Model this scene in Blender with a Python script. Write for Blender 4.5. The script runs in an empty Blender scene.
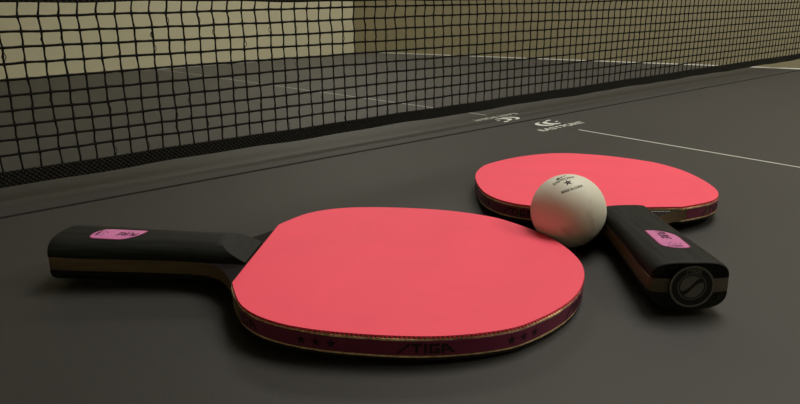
import bpy, bmesh, math, random
from mathutils import Vector, Matrix, Quaternion
random.seed(7)
C = bpy.context.scene.collection
TZ = 0.76                      # height of the playing surface above the floor
MM = 0.001

# ------------------------------------------------------------------ materials
def new_mat(name):
    m = bpy.data.materials.new(name); m.use_nodes = True
    nt = m.node_tree
    return m, nt, nt.nodes['Principled BSDF']

def mat(name, col, rough=0.5, spec=0.5, metal=0.0, noise=0.0, nscale=40.0, bump=0.0, bscale=400.0,
        rnoise=0.0, stretch=None, coat=0.0):
    m, nt, b = new_mat(name)
    b.inputs['Base Color'].default_value = (*col, 1)
    b.inputs['Roughness'].default_value = rough
    b.inputs['Specular IOR Level'].default_value = spec
    b.inputs['Metallic'].default_value = metal
    b.inputs['Coat Weight'].default_value = coat
    tc = nt.nodes.new('ShaderNodeTexCoord')
    src = tc.outputs['Object']
    if stretch:
        mp = nt.nodes.new('ShaderNodeMapping'); mp.inputs['Scale'].default_value = stretch
        nt.links.new(src, mp.inputs['Vector']); src = mp.outputs['Vector']
    if noise or rnoise:
        n = nt.nodes.new('ShaderNodeTexNoise'); n.inputs['Scale'].default_value = nscale
        n.inputs['Detail'].default_value = 5
        nt.links.new(src, n.inputs['Vector'])
        if noise:
            r = nt.nodes.new('ShaderNodeValToRGB')
            r.color_ramp.elements[0].position = .3; r.color_ramp.elements[1].position = .7
            r.color_ramp.elements[0].color = (*[c * (1 - noise) for c in col], 1)
            r.color_ramp.elements[1].color = (*[min(1, c * (1 + noise)) for c in col], 1)
            nt.links.new(n.outputs['Fac'], r.inputs['Fac'])
            nt.links.new(r.outputs['Color'], b.inputs['Base Color'])
        if rnoise:
            mr = nt.nodes.new('ShaderNodeMapRange')
            mr.inputs['To Min'].default_value = rough - rnoise; mr.inputs['To Max'].default_value = rough + rnoise
            nt.links.new(n.outputs['Fac'], mr.inputs['Value'])
            nt.links.new(mr.outputs['Result'], b.inputs['Roughness'])
    if bump:
        n2 = nt.nodes.new('ShaderNodeTexNoise'); n2.inputs['Scale'].default_value = bscale
        n2.inputs['Detail'].default_value = 3
        nt.links.new(src, n2.inputs['Vector'])
        bp = nt.nodes.new('ShaderNodeBump'); bp.inputs['Strength'].default_value = bump
        bp.inputs['Distance'].default_value = 0.0005
        nt.links.new(n2.outputs['Fac'], bp.inputs['Height'])
        nt.links.new(bp.outputs['Normal'], b.inputs['Normal'])
    return m

M = {}
M['table'] = mat('table_coating', (.031, .0295, .0275), .57, .46, noise=.06, nscale=6, bump=.12, bscale=1400)
M['table_side'] = mat('table_side_join_shade', (.010, .009, .008), .8, .12)
M['line'] = mat('white_line_paint', (.50, .51, .47), .55, .3, noise=.06, nscale=60)
M['print'] = mat('table_print', (.60, .62, .56), .6, .3, noise=.12, nscale=300)
M['steel'] = mat('leg_paint', (.03, .03, .03), .45, .4)
M['red'] = mat('red_rubber', (.93, .092, .150), .62, .3, noise=.035, nscale=30, bump=.05, bscale=2500, rnoise=.05)
M['red_side'] = mat('red_rubber_pips', (.93, .08, .12), .6, .3)
M['black_rubber'] = mat('black_rubber', (.012, .009, .009), .6, .3)
M['sponge'] = mat('cream_sponge', (.78, .56, .32), .9, .1, noise=.35, nscale=500)
M['tape'] = mat('burgundy_edge_tape', (.17, .018, .058), .42, .45, noise=.10, nscale=90)
M['tape_ink'] = mat('dark_tape_ink', (.018, .007, .010), .5, .3)
M['wood'] = mat('ply_edge_wood', (.115, .074, .036), .5, .4, noise=.22, nscale=20, stretch=(3, 30, 60))
M['blade_black'] = mat('black_blade_lacquer', (.007, .005, .005), .65, .1)
M['handle'] = mat('black_stained_handle', (.0068, .0078, .0066), .6, .2, noise=.85, nscale=25, stretch=(1.2, 22, 22),
                  bump=.25, bscale=60)
M['handle_cut'] = mat('handle_cut_sheen', (.009, .0105, .008), .65, .22, noise=.4, nscale=25, stretch=(3, 30, 30))  # slanted cut: reflected wall light put in as a lighter black
M['core_butt'] = mat('ply_butt_grey', (.105, .085, .066), .55, .35, noise=.25, nscale=60, stretch=(1, 4, 40))
M['label'] = mat('pink_foil_label', (.66, .20, .44), .35, .5, noise=.06, nscale=120)
M['label_rim'] = mat('label_dark_rim', (.16, .02, .07), .45, .4)
M['label_ink'] = mat('label_ink', (.05, .008, .03), .5, .3)
M['badge'] = mat('badge_grey', (.135, .135, .125), .4, .5)
M['badge_black'] = mat('badge_black', (.007, .007, .007), .35, .5)
M['white_ink'] = mat('white_ink', (.36, .36, .33), .6, .3)
M['ball_ink'] = mat('ball_ink', (.045, .035, .030), .6, .3)
M['net'] = mat('net_cord', (.011, .011, .009), .8, .15, noise=.4, nscale=900, bump=.6, bscale=1500)
M['post'] = mat('net_post_metal', (.03, .03, .03), .4, .5)
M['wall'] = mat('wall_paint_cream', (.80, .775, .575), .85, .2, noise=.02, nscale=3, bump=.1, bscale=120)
M['wall_tan'] = mat('wall_tan_tone', (.42, .38, .25), .85, .2, noise=.03, nscale=3, bump=.1, bscale=120)  # right wall: darker, browner tone than the cream walls
M['ceiling'] = mat('ceiling_paint', (.55, .53, .46), .9, .1)
M['floor'] = mat('floor_carpet', (.10, .09, .075), .95, .1, noise=.2, nscale=200)

def ball_material():
    m, nt, b = new_mat('ball_celluloid')
    b.inputs['Base Color'].default_value = (.73, .71, .60, 1)
    b.inputs['Roughness'].default_value = .48
    b.inputs['Specular IOR Level'].default_value = .3
    b.inputs['Subsurface Weight'].default_value = .12
    b.inputs['Subsurface Radius'].default_value = (.004, .003, .002)
    tc = nt.nodes.new('ShaderNodeTexCoord')
    n = nt.nodes.new('ShaderNodeTexNoise'); n.inputs['Scale'].default_value = 110; n.inputs['Detail'].default_value = 4
    r = nt.nodes.new('ShaderNodeValToRGB')
    r.color_ramp.elements[0].position = .22; r.color_ramp.elements[0].color = (.56, .52, .41, 1)
    r.color_ramp.elements[1].position = .42; r.color_ramp.elements[1].color = (.73, .71, .60, 1)
    nt.links.new(tc.outputs['Object'], n.inputs['Vector']); nt.links.new(n.outputs['Fac'], r.inputs['Fac'])
    nt.links.new(r.outputs['Color'], b.inputs['Base Color'])
    return m
M['ball'] = ball_material()

def woven_material():
    """black webbing with pale flecks between its threads"""
    m, nt, b = new_mat('woven_webbing')
    b.inputs['Roughness'].default_value = .85; b.inputs['Specular IOR Level'].default_value = .15
    tc = nt.nodes.new('ShaderNodeTexCoord'); sp = nt.nodes.new('ShaderNodeSeparateXYZ')
    nt.links.new(tc.outputs['Object'], sp.inputs[0])
    def wave(sock, f, ph=0.0):
        mu = nt.nodes.new('ShaderNodeMath'); mu.operation = 'MULTIPLY_ADD'
        mu.inputs[1].default_value = f; mu.inputs[2].default_value = ph
        nt.links.new(sock, mu.inputs[0])
        s = nt.nodes.new('ShaderNodeMath'); s.operation = 'SINE'; nt.links.new(mu.outputs[0], s.inputs[0]); return s.outputs[0]
    a = wave(sp.outputs['X'], 2 * math.pi / .0038); c = wave(sp.outputs['Z'], 2 * math.pi / .0036)
    ml = nt.nodes.new('ShaderNodeMath'); ml.operation = 'MULTIPLY'
    nt.links.new(a, ml.inputs[0]); nt.links.new(c, ml.inputs[1])
    n = nt.nodes.new('ShaderNodeTexNoise'); n.inputs['Scale'].default_value = 420; n.inputs['Detail'].default_value = 2
    nt.links.new(tc.outputs['Object'], n.inputs['Vector'])
    ad = nt.nodes.new('ShaderNodeMath'); ad.operation = 'MULTIPLY'
    nt.links.new(ml.outputs[0], ad.inputs[0]); nt.links.new(n.outputs['Fac'], ad.inputs[1])
    r = nt.nodes.new('ShaderNodeValToRGB')
    r.color_ramp.elements[0].position = .16; r.color_ramp.elements[0].color = (.011, .011, .010, 1)
    r.color_ramp.elements[1].position = .50; r.color_ramp.elements[1].color = (.055, .053, .043, 1)
    nt.links.new(ad.outputs[0], r.inputs['Fac']); nt.links.new(r.outputs['Color'], b.inputs['Base Color'])
    bp = nt.nodes.new('ShaderNodeBump'); bp.inputs['Strength'].default_value = .5; bp.inputs['Distance'].default_value = .0006
    nt.links.new(ml.outputs[0], bp.inputs['Height']); nt.links.new(bp.outputs['Normal'], b.inputs['Normal'])
    return m
M['webbing'] = woven_material()

# ------------------------------------------------------------------ helpers
def obj(name, bm, mats, parent=None, smooth=False, recalc=True):
    if recalc: bmesh.ops.recalc_face_normals(bm, faces=bm.faces)
    me = bpy.data.meshes.new(name); bm.to_mesh(me); bm.free()
    for m in (mats if isinstance(mats, (list, tuple)) else [mats]): me.materials.append(m)
    if smooth:
        for p in me.polygons: p.use_smooth = True
    o = bpy.data.objects.new(name, me); C.objects.link(o)
    if parent: o.parent = parent
    return o

def autosmooth(o, deg=35):
    me = o.data
    for p in me.polygons: p.use_smooth = True
    me.set_sharp_from_angle(angle=math.radians(deg))
    return o

def tag(o, label=None, cat=None, group=None, kind=None):
    for k, v in (('label', label), ('category', cat), ('group', group), ('kind', kind)):
        if v: o[k] = v
    return o

def empty(name, loc, rot=None):
    o = bpy.data.objects.new(name, None); C.objects.link(o)
    o.empty_display_size = .05; o.location = loc
    if rot is not None:
        o.rotation_mode = 'QUATERNION'; o.rotation_quaternion = rot
    return o

def add_box(bm, lo, hi, mi=0):
    vs = [bm.verts.new((x, y, z)) for z in (lo[2], hi[2]) for y in (lo[1], hi[1]) for x in (lo[0], hi[0])]
    for f in ((0, 2, 3, 1), (4, 5, 7, 6), (0, 1, 5, 4), (2, 6, 7, 3), (0, 4, 6, 2), (1, 3, 7, 5)):
        bm.faces.new([vs[i] for i in f]).material_index = mi

def box_bm(lo, hi, bevel=0, seg=2):
    bm = bmesh.new(); add_box(bm, lo, hi)
    if bevel: bmesh.ops.bevel(bm, geom=bm.edges[:], offset=bevel, segments=seg, affect='EDGES', profile=.5)
    return bm

def prism(bm, pts, z0, z1, mi=0, mi_side=None):
    lo = [bm.verts.new((x, y, z0)) for x, y in pts]; hi = [bm.verts.new((x, y, z1)) for x, y in pts]
    n = len(pts)
    bm.faces.new(lo[::-1]).material_index = mi; bm.faces.new(hi).material_index = mi
    for i in range(n):
        bm.faces.new((lo[i], lo[(i + 1) % n], hi[(i + 1) % n], hi[i])).material_index = mi if mi_side is None else mi_side

def tube(bm, pts, r, n=6, rz=None):
    """closed tube along a polyline; r may be one number or one per point"""
    rings = []
    for i, p in enumerate(pts):
        p = Vector(p)
        t = (Vector(pts[min(i + 1, len(pts) - 1)]) - Vector(pts[max(i - 1, 0)])).normalized()
        up = Vector((0, 1, 0)) if abs(t.y) < .9 else Vector((0, 0, 1))
        a = t.cross(up).normalized(); b = t.cross(a)
        rr = r[i] if isinstance(r, (list, tuple)) else r
        rings.append([bm.verts.new(p + a * rr * math.cos(2 * math.pi * k / n) + b * rr * math.sin(2 * math.pi * k / n)) for k in range(n)])
    for i in range(len(rings) - 1):
        for k in range(n):
            bm.faces.new((rings[i][k], rings[i][(k + 1) % n], rings[i + 1][(k + 1) % n], rings[i + 1][k]))
    bm.faces.new(rings[0][::-1]); bm.faces.new(rings[-1])

def cylinder(bm, c, r, z0, z1, n=24):
    prism(bm, [(c[0] + r * math.cos(2 * math.pi * k / n), c[1] + r * math.sin(2 * math.pi * k / n)) for k in range(n)], z0, z1)

def catmull(pts, n=6):
    out = []
    for i in range(len(pts) - 1):
        p0 = pts[max(i - 1, 0)]; p1 = pts[i]; p2 = pts[i + 1]; p3 = pts[min(i + 2, len(pts) - 1)]
        for k in range(n):
            t = k / n
            out.append(tuple(.5 * (2 * b + (c - a) * t + (2 * a - 5 * b + 4 * c - d) * t * t + (3 * b - a - 3 * c + d) * t ** 3)
                             for a, b, c, d in zip(p0, p1, p2, p3)))
    out.append(tuple(pts[-1]))
    return out

# ---- lettering: flat polygons in a unit frame, carried on to a surface by a mapping
_text_cache = {}
def text_polys(s):
    """triangles of the built-in font for s: height 1 = capital height, x from 0"""
    if s in _text_cache: return _text_cache[s]
    cu = bpy.data.curves.new('txt', 'FONT'); cu.body = s; cu.size = 1.0; cu.resolution_u = 3; cu.offset = .018
    o = bpy.data.objects.new('txt', cu); C.objects.link(o)
    dg = bpy.context.evaluated_depsgraph_get(); dg.update()
    me = bpy.data.meshes.new_from_object(o.evaluated_get(dg))
    vs = [(v.co.x, v.co.y) for v in me.vertices]
    x0 = min(v[0] for v in vs); y1 = .69
    polys = [[((vs[i][0] - x0) / y1, vs[i][1] / y1) for i in p.vertices] for p in me.polygons]
    bpy.data.objects.remove(o); bpy.data.curves.remove(cu); bpy.data.meshes.remove(me)
    _text_cache[s] = polys
    return polys

def width(polys): return max(p[0] for q in polys for p in q)
def shift(polys, dx=0, dy=0, sx=1, sy=1, shear=0):
    return [[(x * sx + dx + shear * y * sy, y * sy + dy) for x, y in q] for q in polys]
def split(polys, n):
    """cut triangles smaller so they can follow a curve"""
    for _ in range(n):
        out = []
        for q in polys:
            if len(q) == 3:
                a, b, c = q; ab, bc, ca = [((u[0] + v[0]) / 2, (u[1] + v[1]) / 2) for u, v in ((a, b), (b, c), (c, a))]
                out += [[a, ab, ca], [ab, b, bc], [ca, bc, c], [ab, bc, ca]]
            else: out.append(q)
        polys = out
    return polys
def lettering(name, polys, f, m, parent):
    bm = bmesh.new()
    for q in polys:
        try: bm.faces.new([bm.verts.new(f(x, y)) for x, y in q])
        except ValueError: pass
    return obj(name, bm, m, parent, recalc=False)

STAR = [(.5 * (1 if k % 2 == 0 else .42) * math.sin(math.pi * k / 5), .5 * (1 if k % 2 == 0 else .42) * math.cos(math.pi * k / 5)) for k in range(10)]
def star_polys():
    return [[(0, 0), STAR[k], STAR[(k + 1) % 10]] for k in range(10)]
def brand_polys():
    """a slash-like S, then TIGA with an open pointed A; capital height 1"""
    S = [[(-.14, -.02), (.14, -.02), (.98, .88), (.70, .88)],
         [(.62, .78), (.74, .86), (1.10, 1.0), (.70, 1.0)], [(-.10, -.02), (-.30, -.10), (.22, .02), (.14, .14)]]
    T = [[(1.02, .78), (1.86, .78), (1.86, 1), (1.10, 1)], [(1.34, 0), (1.58, 0), (1.58, .80), (1.34, .80)]]
    I = [[(2.02, 0), (2.26, 0), (2.26, 1), (2.02, 1)]]
    G = [[(2.42, .2), (2.66, .2), (2.66, .8), (2.42, .8)], [(2.42, .78), (3.24, .78), (3.24, 1), (2.56, 1), (2.42, .9)],
         [(2.42, .22), (2.42, .1), (2.56, 0), (3.24, 0), (3.24, .22)], [(3.02, .2), (3.24, .2), (3.24, .54), (3.02, .54)],
         [(2.84, .40), (3.24, .40), (3.24, .56), (2.84, .56)]]
    A = [[(3.38, 0), (3.62, 0), (3.62, 1), (3.38, 1)], [(3.60, .78), (3.60, 1), (3.80, 1), (4.50, .12), (4.30, .0)],
         [(3.60, .30), (4.10, .30), (4.00, .46), (3.60, .46)]]
    return S + T + I + G + A

# ------------------------------------------------------------------ room
def slab(name, lo, hi, m):
    o = obj(name, box_bm(lo, hi), m); o['kind'] = 'structure'; return o
XR, YB, XL, YF, ZC = 1.49, 2.62, -2.6, -3.0, 2.45
slab('floor', (XL, YF, -.1), (XR + .1, YB + .1, 0), M['floor'])
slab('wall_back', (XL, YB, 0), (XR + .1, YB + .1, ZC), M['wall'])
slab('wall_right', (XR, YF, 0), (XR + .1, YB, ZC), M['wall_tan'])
slab('wall_left', (XL - .1, YF, 0), (XL, YB + .1, ZC), M['wall'])
slab('wall_front', (XL - .1, YF - .1, 0), (XR + .1, YF, ZC), M['wall'])
slab('ceiling', (XL, YF, ZC), (XR + .1, YB + .1, ZC + .1), M['ceiling'])

# ------------------------------------------------------------------ table
HX, HY, TH = .7625, 1.37, .022
table = tag(empty('table_tennis_table', (0, 0, 0)),
            'dark grey table tennis table with white lines, under the net, paddles and ball', 'table')
FAR_TILT = -.0232; JOIN = .0012
def half(sign):
    bm = box_bm((-HX, JOIN, -TH), (HX, HY, 0))
    # edge along the join is rounded, more on the far half
    ed = [e for e in bm.edges if all(abs(v.co.y - JOIN) < 1e-5 and abs(v.co.z) < 1e-5 for v in e.verts)]
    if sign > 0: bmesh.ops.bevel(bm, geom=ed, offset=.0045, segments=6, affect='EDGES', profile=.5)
    bm.normal_update()
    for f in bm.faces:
        if f.normal.z < .93: f.material_index = 1          # black sides; on the join's rounding the black paints in shade
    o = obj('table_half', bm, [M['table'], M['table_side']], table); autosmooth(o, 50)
    o.location = (0, 0, TZ); o.rotation_mode = 'XYZ'
    o.rotation_euler = (math.atan(FAR_TILT), 0, 0) if sign > 0 else (0, 0, math.pi)
    def strip(x0, x1, y0, y1):
        lb = bmesh.new(); add_box(lb, (x0, y0, -.0002), (x1, y1, .00015)); obj('white_line', lb, M['line'], o)
    c0, c1 = (.065, HY - .02) if sign > 0 else (.0705, HY - .02)
    lw = .0011 if sign > 0 else .0013
    strip(-lw, lw, c0, c1)
    strip(HX - .02, HX, .001, HY); strip(-HX, -HX + .02, .001, HY); strip(-HX + .02, HX - .02, HY - .02, HY)
    # crescent emblem and word, read from this half's own end
    # local frame of a half: y away from the join; the reader looks towards the join
    def put(x, y): return (-x, -y, .0002)          # (x right, y up) as the reader sees it
    def crescent(cx, cy, r, ox, oy, r2, a0, a1, n=18):
        q = []
        outer = [(cx + r * math.cos(a0 + (a1 - a0) * k / n), cy + r * .64 * math.sin(a0 + (a1 - a0) * k / n)) for k in range(n + 1)]
        inner = [(cx + ox + r2 * math.cos(a0 + (a1 - a0) * k / n), cy + oy + r2 * .64 * math.sin(a0 + (a1 - a0) * k / n)) for k in range(n + 1)]
        return [[outer[k], outer[k + 1], inner[k + 1], inner[k]] for k in range(n)]
    R = math.radians
    em = crescent(-.004, -.0262, .0165, .0065, .001, .0135, R(75), R(285))
    em += crescent(.0125, -.0262, .0150, .0070, .001, .0115, R(70), R(300))
    em += [[(.021, -.0275), (.031, -.0255), (.032, -.0235), (.022, -.025)], [(.018, -.0155), (.027, -.017), (.031, -.0135), (.022, -.012)]]
    em = [[((x + .0205) * .68 - .012, y) for x, y in q] for q in em]
    lettering('emblem', em, put, M['print'], o)
    t1 = text_polys('EAST'); t2 = text_polys('POINT')
    w1, w2 = width(t1), width(t2)
    k1 = .033 / w1; k2 = .036 / w2
    polys = shift(t1, -.0330, -.0515, k1, .0085) + shift(t2, .0025, -.0515, k2, .0095)
    lettering('lettering', polys, put, M['print'], o)
    return o
near_half = half(-1); far_half = half(1)
for sx in (-1, 1):
    for y in (-1.10, -.16, .16, 1.10):
        bm = bmesh.new()
        add_box(bm, (sx * .60 - .02, y - .02, 0), (sx * .60 + .02, y + .02, TZ - TH - (.0254 * max(y, 0) + .001)))
        obj('leg', bm, M['steel'], table)

# ------------------------------------------------------------------ net
NY, NB, NT, TP = .0466, .0097, .0208, .134
net = tag(empty('table_tennis_net', (0, NY, TZ)), 'black square-mesh net with woven bottom tape stretched across the table', 'net')
def ysag(x, z): return .0012 * math.sin(9 * x + 20 * z) * (z / .13)
def lean(x, z):
    t = max(0, min(1, (z - .02) / .115))
    l = .0030 * t if x < -.35 else .0030 * t * max(0, 1 - (x + .35) / .5)
    return l
def rip(x, z):
    a = max(0, (z - .085) / .05)
    return .0012 * a * math.sin(z * 230 + 5 * math.sin(4 * x))
def tape_z(x): return .1378 - .0062 * math.exp(-((x + .05) / .38) ** 2)
bm = bmesh.new()
rows = [.0315 + .0106 * k for k in range(10)]
ncol = 145; px = .0126; x00 = -.9170
cols = [x00 + px * k for k in range(ncol)]
cj = [random.uniform(-.0007, .0007) for _ in cols]
nod = {}
for i, x in enumerate(cols):
    zs = [NT - .002] + rows + [tape_z(x) + .002]
    for j, z in enumerate(zs):
        nod[i, j] = Vector((x + cj[i] * .5 + lean(x, z) + rip(x, z) + random.uniform(-.0004, .0004), ysag(x, z),
                            z + random.uniform(-.0003, .0003) + (.0004 * math.sin(x * 13 + j) if 0 < j < 11 else 0)))
for i, x in enumerate(cols):
    pts = []; rr = []
    for j in range(12):
        a = nod[i, j]; pts.append(a); rr.append(.00095)
        if j < 11:
            b = nod[i, j + 1]
            w = random.uniform(-.0005, .0005)
            pts.append(a.lerp(b, .35) + Vector((w, 0, 0))); rr.append(random.uniform(.00058, .00078))
            pts.append(a.lerp(b, .7) + Vector((w * .4, 0, 0))); rr.append(random.uniform(.00058, .00078))
    tube(bm, pts, rr, 5)
for j in range(1, 11):
    pts = []; rr = []
    for i in range(ncol):
        a = nod[i, j]; pts.append(a + Vector((0, -.0003, 0))); rr.append(.00108)
        if i < ncol - 1:
            b = nod[i + 1, j]
            pts.append(a.lerp(b, .5) + Vector((0, -.0003, random.uniform(-.0002, .0001)))); rr.append(random.uniform(.00082, .00100))
    tube(bm, pts, rr, 5)
# slack strands beside some cords
for _ in range(230):
    i = random.randrange(ncol); j = random.randrange(0, 11)
    a, b = nod[i, j], nod[i, j + 1]; s = random.choice((-1, 1)) * random.uniform(.0010, .0020)
    pts = [a.lerp(b, t) + Vector((s * math.sin(math.pi * u), -.0004, 0)) for u, t in ((0, .15), (.25, .3), (.5, .45), (.75, .6), (1, .75))]
    tube(bm, pts, .00028, 4)
obj('netting', bm, M['net'], net, smooth=True)
def tape(name, z0f, z1f, th):
    bm = bmesh.new(); n = 180; prev = None
    for k in range(n + 1):
        x = -.915 + 1.83 * k / n
        wob = .0005 * math.sin(x * 31) + .0003 * math.sin(x * 77)
        z0, z1 = z0f(x) + wob, z1f(x) + wob * .5
        ring = [bm.verts.new((x, y, z)) for y, z in ((-th, z0 + .0004), (-th, z1 - .0004), (-th * .5, z1), (th * .5, z1), (th, z1 - .0004), (th, z0 + .0004), (th * .5, z0), (-th * .5, z0))]
        if prev:
            for i in range(8): bm.faces.new((prev[i], prev[(i + 1) % 8], ring[(i + 1) % 8], ring[i]))
        else: bm.faces.new(ring[::-1])
        prev = ring
    bm.faces.new(prev)
    return obj(name, bm, M['webbing'], net)
tape('bottom_tape', lambda x: NB, lambda x: NT, .0011)
tape('top_tape', lambda x: tape_z(x), lambda x: .1525, .0016)
for s in (-1, 1):
    bm = bmesh.new()
    cylinder(bm, (s * .922, 0), .008, -.03, .155)
    add_box(bm, (min(s * .72, s * .93), -.012, -.055), (max(s * .72, s * .93), .012, -.028))
    obj('net_post', bm, M['post'], net)

# ------------------------------------------------------------------ paddle
PROF = [(0, 37), (3, 44), (9, 55.5), (15, 62.5), (22, 67.5), (30, 71.2), (37, 73.2), (45, 74.6), (55, 75.5), (67, 75.8), (80, 75.2),
        (90, 73.8), (100, 71.2), (110, 67.4), (118, 63), (126, 56), (134, 47.8), (141, 39.3), (147, 30), (152, 19.5), (155.3, 9.5), (156.5, 0)]
def make_rim(su, sv, blunt):
    """half outline -> full rubber outline from (0,-37) round the tip to (0,37)"""
    pr = [(u * su - blunt * math.exp(-(v / 45) ** 2) * min(1.1, u / 157) ** 4, v * sv) for u, v in PROF]
    return catmull([(a, -b) for a, b in pr] + [(a, b) for a, b in pr[-2::-1]], 6)
def arclen(poly):
    s = [0]
    for a, b in zip(poly, poly[1:]): s.append(s[-1] + math.hypot(b[0] - a[0], b[1] - a[1]))
    return s
def use_rim(su, sv, blunt, hl):
    global RIM, RS, RTOT, HL
    HL = hl; RIM = make_rim(su, sv, blunt); RS = arclen(RIM); RTOT = RS[-1]
def rim_at(s, off=0.0):
    s = max(0, min(RTOT - 1e-6, s))
    i = max(k for k in range(len(RS) - 1) if RS[k] <= s) if s > 0 else 0
    t = (s - RS[i]) / max(1e-9, RS[i + 1] - RS[i])
    a, b = RIM[i], RIM[i + 1]
    tx, ty = b[0] - a[0], b[1] - a[1]; L = math.hypot(tx, ty) or 1
    # smoothed normal
    i0, i1 = max(0, i - 1), min(len(RIM) - 1, i + 2)
    qx, qy = RIM[i1][0] - RIM[i0][0], RIM[i1][1] - RIM[i0][1]; Q = math.hypot(qx, qy)
    return (a[0] + tx * t + off * qy / Q, a[1] + ty * t - off * qx / Q)
def inset(poly, d):
    out = []; n = len(poly)
    for i in range(n):
        a, b = Vector(poly[i - 1]), Vector(poly[(i + 1) % n])
        t = (b - a).normalized(); nrm = Vector((t.y, -t.x))        # outward for a counter-clockwise outline
        out.append(tuple(Vector(poly[i]) - nrm * d))
    return out
def sc(p, w): return (p[0] * MM, p[1] * MM, w * MM)
HL = 98.5; CONVEX = 2.0
def hw(u):
    """half width of the handle at u"""
    k = [(-120, 16.7), (-90, 16.7), (-75, 15.7), (-55, 14.5), (-35, 13.8), (0, 13.8)]
    for (a, va), (b, vb) in zip(k, k[1:]):
        if a <= u <= b:
            t = (u - a) / (b - a); return va + (vb - va) * t
    return k[-1][1]
NECK = [(-30, 13.85), (-22, 14.6), (-16, 16.8), (-11, 20.5), (-6.5, 26), (-2.5, 32.3), (.5, 38.4), (3.6, 45.2), (9.1, 55.5)]
W0, W1 = 14.1, 4.0            # top of the upper rubber, bottom of the lower rubber
PT, PB = 12.2, 5.9            # ply faces
MID = 9.05
HH = 10.9                     # half thickness of the handle

def make_paddle(label, loc, yaw, outline_args, label_du, label_dv, stamps):
    tilt = .0335
    use_rim(*outline_args)
    q = Quaternion((0, 0, 1), yaw) @ Quaternion((0, 1, 0), tilt)
    root = tag(empty('table_tennis_paddle', loc, q), label, 'paddle', 'paddles lying on the table')
    # --- ply blade with the core of the handle
    nk = catmull(NECK, 5)
    hand = [(-HL + .15 + CONVEX * (v / 16.7) ** 2, v) for v in (3, 7, 10.5, 13.5)] + [(-HL + CONVEX + .1, hw(-HL) - .8), (-HL + CONVEX + .9, hw(-HL) - .2), (-HL + CONVEX + 2.2, hw(-HL))] + [(u, hw(u)) for u in (-85, -75, -65, -55, -45, -35)] + nk
    right = [(u, -v) for u, v in hand]
    iN = next(k for k in range(len(RIM)) if RIM[k][0] > 9.5)
    rim = RIM[iN:len(RIM) - iN]
    outline = right + rim + hand[::-1]
    bm = bmesh.new()
    prism(bm, [(a * MM, b * MM) for a, b in outline], PB * MM, PT * MM, 0, 1)
    ed = [e for e in bm.edges if abs(e.verts[0].co.z - e.verts[1].co.z) < 1e-7 and len(e.link_faces) == 2
          and {f.material_index for f in e.link_faces} == {0, 1}]
    bmesh.ops.bevel(bm, geom=ed, offset=.42 * MM, segments=2, affect='EDGES', profile=.5)
    bmesh.ops.recalc_face_normals(bm, faces=bm.faces)
    for f in bm.faces:
        f.material_index = 0 if abs(f.normal.z) > .97 else 1
        if f.normal.x < -.8 and f.calc_center_median().x < (-HL + 3) * MM: f.material_index = 2
    blade = obj('blade', bm, [M['blade_black'], M['wood'], M['core_butt']], root); autosmooth(blade, 30)
    # tiny pale print on the black wood between rubber and handle
    if stamps.get('fine'):
        bars = []
        x = -6.5
        while x < 6.5:
            w = random.choice((.5, .8, 1.1)); bars.append([(x, 0), (x + w, 0), (x + w, .8), (x, .8)]); x += w + .35
        lettering('fine_print', bars, lambda a, b: sc((-3.3 + b, -22 + a), PT + .06), M['white_ink'], blade)
    # --- rubbers
    closed = RIM                                  # counter-clockwise, straight across the foot
    def sheet(z0, z1, m, ins=0.0, bev=.12):
        bm = bmesh.new(); pts = inset(closed, ins) if ins else closed
        prism(bm, [(a * MM, b * MM) for a, b in pts], z0 * MM, z1 * MM)
        return bm
    bm = sheet(W0 - .5, W0, None)
    edges = [e for e in bm.edges if all(v.co.z > (W0 - .1) * MM for v in e.verts)]
    bmesh.ops.bevel(bm, geom=edges, offset=.22 * MM, segments=3, affect='EDGES', profile=.5)
    top = obj('rubber', bm, M['red'], root); autosmooth(top, 40)
    top['label'] = 'red rubber face'
    bm = sheet(W0 - 1.15, W0 - .5, None, .9)
    loop = [rim_at(s, -.24) for s in [k * 1.78 for k in range(int(RTOT / 1.78))]]
    loop += [(.55, 36 - k * 1.8) for k in range(41)]
    for (a, b) in loop:
        n = 7
        prism(bm, [((a + .52 * math.cos(2 * math.pi * k / n)) * MM, (b + .52 * math.sin(2 * math.pi * k / n)) * MM) for k in range(n)],
              (W0 - 1.16) * MM, (W0 - .49) * MM)
    o = obj('pips', bm, M['red_side'], top); o['kind'] = 'stuff'
    # sponge: slightly ragged cut
    def sponge(z0, z1, amp, parent):
        rr = random.Random(int(z0 * 10)); bm = bmesh.new()
        pts = []
        for k, (a, b) in enumerate(closed):
            ss = RS[k]
            d = .12 + amp * (math.sin(ss * .21) * .5 + math.sin(ss * .083 + 1) + rr.uniform(-.7, .7))
            pts.append(d)
        ip = []
        n = len(closed)
        for i in range(n):
            a, b = Vector(closed[i - 1]), Vector(closed[(i + 1) % n]); t = (b - a).normalized(); nrm = Vector((t.y, -t.x))
            ip.append(tuple(Vector(closed[i]) + nrm * pts[i]))
        prism(bm, [(a * MM, b * MM) for a, b in ip], z0 * MM, z1 * MM)
        o = obj('sponge', bm, M['sponge'], parent); o['label'] = 'cream sponge layer'; return o
    sponge(PT, W0 - 1.15, .32, top)
    bot = obj('rubber', sheet(W1, W1 + 1.2, None), M['black_rubber'], root); bot['label'] = 'black rubber underside'
    sponge(W1 + 1.2, PB, .16, bot)
    # --- edge tape round the rim
    bm = bmesh.new(); prev = None; n = 170; s0, s1 = 3.5, RTOT - 3.5
    for k in range(n + 1):
        s = s0 + (s1 - s0) * k / n
        ring = [bm.verts.new(sc(rim_at(s, d), w)) for d, w in ((.02, PB + .02), (.30, PB + .15), (.30, PT - .15), (.02, PT - .02), (-.1, MID))]
        if prev:
            for i in range(5): bm.faces.new((prev[i], prev[(i + 1) % 5], ring[(i + 1) % 5], ring[i]))
        else: bm.faces.new(ring[::-1])
        prev = ring
    bm.faces.new(prev)
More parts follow.
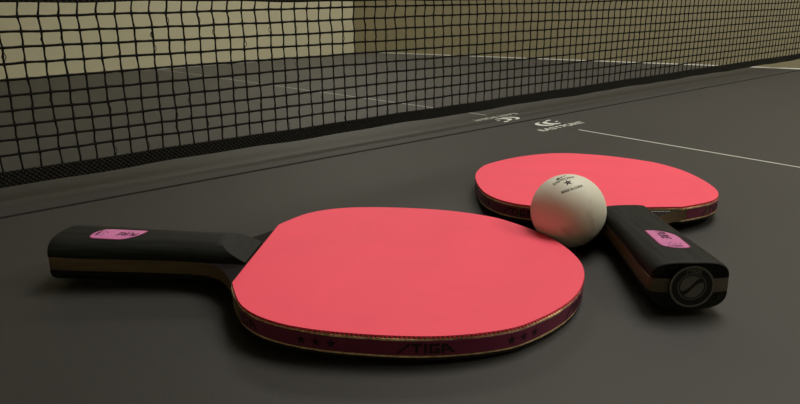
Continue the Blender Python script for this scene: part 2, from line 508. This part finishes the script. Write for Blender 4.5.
    et = obj('edge_tape', bm, M['tape'], root); autosmooth(et, 40)
    for kind, s in stamps['tape']:
        if kind == 'w':
            h = 4.0; f = lambda x, y, s=s: sc(rim_at(s + x * 1.19, .38), MID - h / 2 + y)
            lettering('lettering', shift(brand_polys(), 0, 0, h, h), f, M['tape_ink'], et)
        else:
            pol = []
            for i in range(3): pol += shift(star_polys(), i * 5.9, 0, 4.3, 4.3)
            lettering('stars', pol, lambda x, y, s=s: sc(rim_at(s + x, .38), MID + y), M['tape_ink'], et)
    # --- handle scales
    for sg in (1, -1):
        bm = bmesh.new()
        st = [(-HL - .0, .93), (-HL + .3, .97), (-HL + .9, .99), (-HL + 2.2, 1.0)] + [(u, 1.0) for u in range(-86, 1, 4)]
        base = PT - MID
        prev = None; N = 28
        for u, k in st:
            w_ = hw(u) - .42
            ring = []
            for i in range(N + 1):
                t = math.pi * i / N
                c, s_ = math.cos(t), math.sin(t)
                v = math.copysign(abs(c) ** .62, c) * w_
                z = base + (HH - base) * (s_ ** .80) * (k if k < 1 else 1)
                if k < 1: v *= .5 + .5 * k
                uu = u + CONVEX * (v / 16.7) ** 2 * max(0, 1 - (u + HL) / 12)
                ring.append(bm.verts.new((uu * MM, v * MM, (MID + sg * z) * MM)))
            if prev:
                for i in range(N): bm.faces.new((prev[i], prev[i + 1], ring[i + 1], ring[i]))
                bm.faces.new((prev[N], prev[0], ring[0], ring[N]))
            else: bm.faces.new(ring)
            prev = ring
        bm.faces.new(prev)
        bmesh.ops.recalc_face_normals(bm, faces=bm.faces)
        # slanted cut towards the blade
        p0 = Vector((-.6 * MM, 0, (MID + sg * (base + .15)) * MM)); p1 = Vector((-15.5 * MM, 0, (MID + sg * HH) * MM))
        d = (p1 - p0).normalized(); nrm = Vector((0, 1, 0)).cross(d)
        if nrm.x < 0: nrm = -nrm
        r = bmesh.ops.bisect_plane(bm, geom=bm.verts[:] + bm.edges[:] + bm.faces[:], plane_co=p0, plane_no=nrm, clear_outer=True)
        ce = [g for g in r['geom_cut'] if isinstance(g, bmesh.types.BMEdge)]
        fr = bmesh.ops.edgenet_fill(bm, edges=ce)
        for f in fr['faces']: f.material_index = 1
        h = obj('handle_scale', bm, [M['handle'], M['handle_cut']], root); autosmooth(h, 30)
        if sg == 1: upper = h
    # --- pink label on the upper scale
    def top_z(u, v):
        a = min(1, abs(v) / (hw(u) - .42)); c = a ** (1 / .62); s_ = math.sqrt(max(0, 1 - c * c))
        return MID + (PT - MID) + (HH - (PT - MID)) * (s_ ** .80)
    def on_handle(h): return lambda u, v: sc((u + label_du, v + label_dv), top_z(u + label_du, v + label_dv) + h)
    # outline (u towards the blade, v to the left): sharp at blade/left and butt/right, rounded at the others
    def lab_outline(g):
        c1 = [(-58.6 + g * .4, 5.6 + g), (-59.4 + g, 1.5), (-61.4 + g, -2.4), (-64.7, -5.2 - g * .6), (-68, -6.1 - g)]
        c2 = [(-80.8 - g * .4, -6.1 - g), (-82.8 - g, -4.9 - g * .4), (-83.4 - g, -1.5), (-82.4 - g, 2.4), (-80.2 - g * .5, 5.0 + g * .6), (-77, 5.7 + g)]
        return catmull(c1, 4) + catmull(c2, 4)
    def patch(name, g, h, m, parent):
        pts = lab_outline(g); bm = bmesh.new()
        n = 26
        us = [-86.2 - g + (28.6 + 2 * g) * k / n for k in range(n + 1)]
        def span(u):
            vs = []
            for (a, b) in zip(pts, pts[1:] + pts[:1]):
                if (a[0] - u) * (b[0] - u) <= 0 and a[0] != b[0]:
                    vs.append(a[1] + (b[1] - a[1]) * (u - a[0]) / (b[0] - a[0]))
            return (min(vs), max(vs)) if len(vs) >= 2 else None
        umin, umax = min(p[0] for p in pts) + .02, max(p[0] for p in pts) - .02
        us = [umin + (umax - umin) * (.5 - .5 * math.cos(math.pi * k / n)) for k in range(n + 1)]
        prev = None; f = on_handle(h)
        for u in us:
            sp = span(u)
            if not sp: continue
            ring = [bm.verts.new(f(u, sp[0] + (sp[1] - sp[0]) * k / 8)) for k in range(9)]
            if prev:
                for k in range(8): bm.faces.new((prev[k], ring[k], ring[k + 1], prev[k + 1]))
            prev = ring
        return obj(name, bm, m, parent, recalc=False)
    rim_o = patch('label', .55, .08, M['label_rim'], upper); rim_o['label'] = 'pink foil label with dark rim'
    patch('label_face', 0, .14, M['label'], upper)
    t = text_polys('PURE'); k = 9.8 / width(t)
    f = on_handle(.22)
    # read from blade to butt
    lettering('lettering', split(shift(t, 0, 0, k, 3.9, .25), 1), lambda x, y: f(-61.0 - x, 1.9 - y), M['label_ink'], upper)
    b = brand_polys(); kb = 7.6 / 4.6
    lettering('lettering', shift(b, 0, 0, kb, 1.5), lambda x, y: f(-81.9 + y, 4.0 - x), M['label_ink'], upper)
    dots = [[(a, c), (a + .5, c), (a + .5, c + .9), (a, c + .9)] for a, c in ((-78.6, -3.6), (-78.6, -1.2), (-78.6, 1.6), (-77, .2))]
    lettering('lettering', dots, lambda x, y: f(x, y), M['label_ink'], upper)
    # --- round badge on the butt
    bx = -HL - .02
    def butt(x, y, h=0.0): return ((bx - .1 - h) * MM, -x * MM, (MID + y) * MM)      # x right as seen facing the butt
    def annulus(r0, r1, h, n=48):
        qs = []
        for k in range(n):
            a, c = 2 * math.pi * k / n, 2 * math.pi * (k + 1) / n
            qs.append([(r0 * math.cos(a), r0 * math.sin(a)), (r1 * math.cos(a), r1 * math.sin(a)), (r1 * math.cos(c), r1 * math.sin(c)), (r0 * math.cos(c), r0 * math.sin(c))])
        return qs
    bm = bmesh.new(); n = 48
    r1 = [bm.verts.new(butt(9.4 * math.cos(2 * math.pi * k / n), 9.4 * math.sin(2 * math.pi * k / n), .25)) for k in range(n)]
    r0 = [bm.verts.new(butt(9.4 * math.cos(2 * math.pi * k / n), 9.4 * math.sin(2 * math.pi * k / n), -1.6)) for k in range(n)]
    bm.faces.new(r1); bm.faces.new(r0[::-1])
    for k in range(n): bm.faces.new((r0[k], r0[(k + 1) % n], r1[(k + 1) % n], r1[k]))
    bd = obj('badge', bm, M['badge_black'], root); bd['label'] = 'round grey badge on the butt'
    F = lambda x, y: butt(x, y, .30)
    lettering('badge_ring', annulus(8.4, 9.3, 0) + annulus(5.55, 5.95, 0), F, M['badge'], bd)
    disc = []
    def slash(x): return .95 * x + 1.5 * math.sin(x * .62)
    R5 = 4.9
    xs = [-R5 + 2 * R5 * k / 60 for k in range(61)]
    for a, c in zip(xs, xs[1:]):
        for side in (1, -1):
            q = []
            for x in (a, c):
                lim = math.sqrt(max(0, R5 * R5 - x * x)); g = slash(x) * .62 + side * 1.05
                inner = max(-lim, min(lim, g)); q.append((x, inner, side * lim))
            if (q[0][2] - q[0][1]) * side > .01 or (q[1][2] - q[1][1]) * side > .01:
                disc.append([(q[0][0], q[0][1]), (q[1][0], q[1][1]), (q[1][0], q[1][2]), (q[0][0], q[0][2])])
    lettering('badge_mark', disc, F, M['badge'], bd)
    def arc_text(x, y):        # word bent over the disc
        r = 6.25 + y; a = math.pi / 2 - (x - 3.4) / 7.0
        return F(r * math.cos(a), r * math.sin(a))
    lettering('badge_word', shift(brand_polys(), 0, 0, 1.62, 1.75), arc_text, M['badge'], bd)
    return root

P1 = dict(loc=(-.4207, -.1991, TZ + .0013), yaw=-.7402)
P2 = dict(loc=(-.2325, -.2743, TZ + .0013), yaw=.8913)
make_paddle('red paddle nearest the camera, handle pointing left towards the net',
            P1['loc'], P1['yaw'], (1.031, .985, 5.2, 100.2), 1.4, -1.5,
            {'tape': [('w', 14), ('s', 56), ('w', 93), ('s', 137), ('w', 171), ('s', 214), ('w', 248), ('s', 292), ('w', 326), ('s', 368), ('w', 398)]})
make_paddle('red paddle behind the ball, handle end with round badge facing the camera',
            P2['loc'], P2['yaw'], (1.0102, .987, 0, 101.2), -.8, 0,
            {'fine': True, 'tape': [('w', 16), ('s', 58), ('w', 95), ('s', 139), ('w', 176), ('s', 220), ('w', 256), ('s', 296), ('w', 326), ('s', 370), ('w', 397)]})

# ------------------------------------------------------------------ ball
BR = .020
ball_c = Vector((-.2698, -.2680, TZ + BR))
bm = bmesh.new(); bmesh.ops.create_uvsphere(bm, u_segments=96, v_segments=64, radius=BR)
ball = obj('table_tennis_ball', bm, M['ball'], None, smooth=True)
ball.location = ball_c
tag(ball, 'white table tennis ball with a printed star, resting between the two red paddles', 'ball')
def on_ball(center, xdir):
    c = Vector(center).normalized(); x = Vector(xdir); x = (x - c * x.dot(c)).normalized(); y = c.cross(x)
    def f(a, b):
        ang = math.hypot(a, b) / 20.0
        if ang < 1e-9: return tuple(c * (BR + .00006))
        d = (x * a + y * b).normalized()
        return tuple((c * math.cos(ang) + d * math.sin(ang)) * (BR + .00006))
    return f
xd = Vector((-.10, -.50, .86)) - Vector((-.64, -.25, .73))
fb = on_ball((-.36, -.22, .91), xd)
lettering('star', shift(star_polys(), 0, .3, 4.9, 4.9), fb, M['ball_ink'], ball)
t = text_polys('MADE IN CHINA'); k = 12.4 / width(t)
bend = lambda x, y, r: (r * math.sin(x / r), y + r - r * math.cos(x / r))
lettering('lettering', shift(t, -6.0, 0, k, 1.5), lambda x, y: fb(*bend(x, y - 5.5, 26)), M['ball_ink'], ball)
t = text_polys('EASTPOINT'); k = 12.6 / width(t)
lettering('lettering', shift(t, -6.6, 0, k, 2.0), lambda x, y: fb(*bend(x, y + 3.1, -60)), M['ball_ink'], ball)
lg = [[(-2.6, 0), (-.8, 0), (-.2, 1.5), (-1.6, 1.8)], [(-.3, .2), (.6, .2), (1.0, 1.6), (.4, 1.6)], [(1.2, .9), (3.2, 1.3), (3.0, 1.8), (1.3, 1.5)]]
lettering('emblem', lg, lambda x, y: fb(x * 1.15 - .9, y * 1.25 + 5.7), M['ball_ink'], ball)

# ------------------------------------------------------------------ light
def area(name, loc, target, size, power, col, shape='DISK'):
    l = bpy.data.lights.new(name, 'AREA'); l.shape = shape; l.size = size; l.energy = power; l.color = col
    o = bpy.data.objects.new(name, l); C.objects.link(o); o.location = loc
    o.rotation_euler = (Vector(target) - Vector(loc)).to_track_quat('-Z', 'Y').to_euler()
    return o
def ceiling_lamp(x, y, size, power, label):
    """a round flush lamp: white housing on the ceiling, light from its underside"""
    p = Vector((x, y, ZC - .08))
    area('lamp_light', p, p - Vector((0, 0, 1)), size, power, (1.0, .955, .86))
    bm = bmesh.new(); cylinder(bm, (0, 0), size / 2 + .02, .035, .08, 40)
    o = obj('ceiling_lamp', bm, M['ceiling']); o.location = p
    tag(o, label, 'lamp', 'ceiling lamps')
ceiling_lamp(.50, -.15, 1.0, 24, 'large round white ceiling lamp above the net')
ceiling_lamp(.95, -1.45, .7, 18, 'round white ceiling lamp near the right wall, behind the camera')
ceiling_lamp(1.05, 1.95, .7, 9, 'round white ceiling lamp above the far end of the table')
w = bpy.data.worlds.new('World'); bpy.context.scene.world = w; w.use_nodes = True
bg = w.node_tree.nodes['Background']; bg.inputs[0].default_value = (1, .95, .85, 1); bg.inputs[1].default_value = .10

# ------------------------------------------------------------------ camera
F_PX, YAW, PITCH, ROLL, SY = 624.3, .645742, -.301736, -.022081, -3.95
cam = bpy.data.cameras.new('camera'); co = bpy.data.objects.new('camera', cam); C.objects.link(co)
cam.sensor_width = 36; cam.sensor_fit = 'HORIZONTAL'; cam.lens = F_PX / 800 * 36; cam.shift_y = SY / 800
cam.clip_start = .01
fwd = Vector((math.sin(YAW) * math.cos(PITCH), math.cos(YAW) * math.cos(PITCH), math.sin(PITCH)))
r0 = Vector((math.cos(YAW), -math.sin(YAW), 0)); u0 = r0.cross(fwd)
right = math.cos(ROLL) * r0 + math.sin(ROLL) * u0; up = -math.sin(ROLL) * r0 + math.cos(ROLL) * u0
m = Matrix((right, up, -fwd)).transposed().to_4x4(); m.translation = Vector((-.535962, -.469772, TZ + .129388))
co.matrix_world = m
cam.dof.use_dof = False
S = bpy.context.scene
S.camera = co
vs = S.view_settings
vs.view_transform = 'Standard'; vs.look = 'None'; vs.gamma = 1.0; vs.use_curve_mapping = False; vs.exposure = 0.0
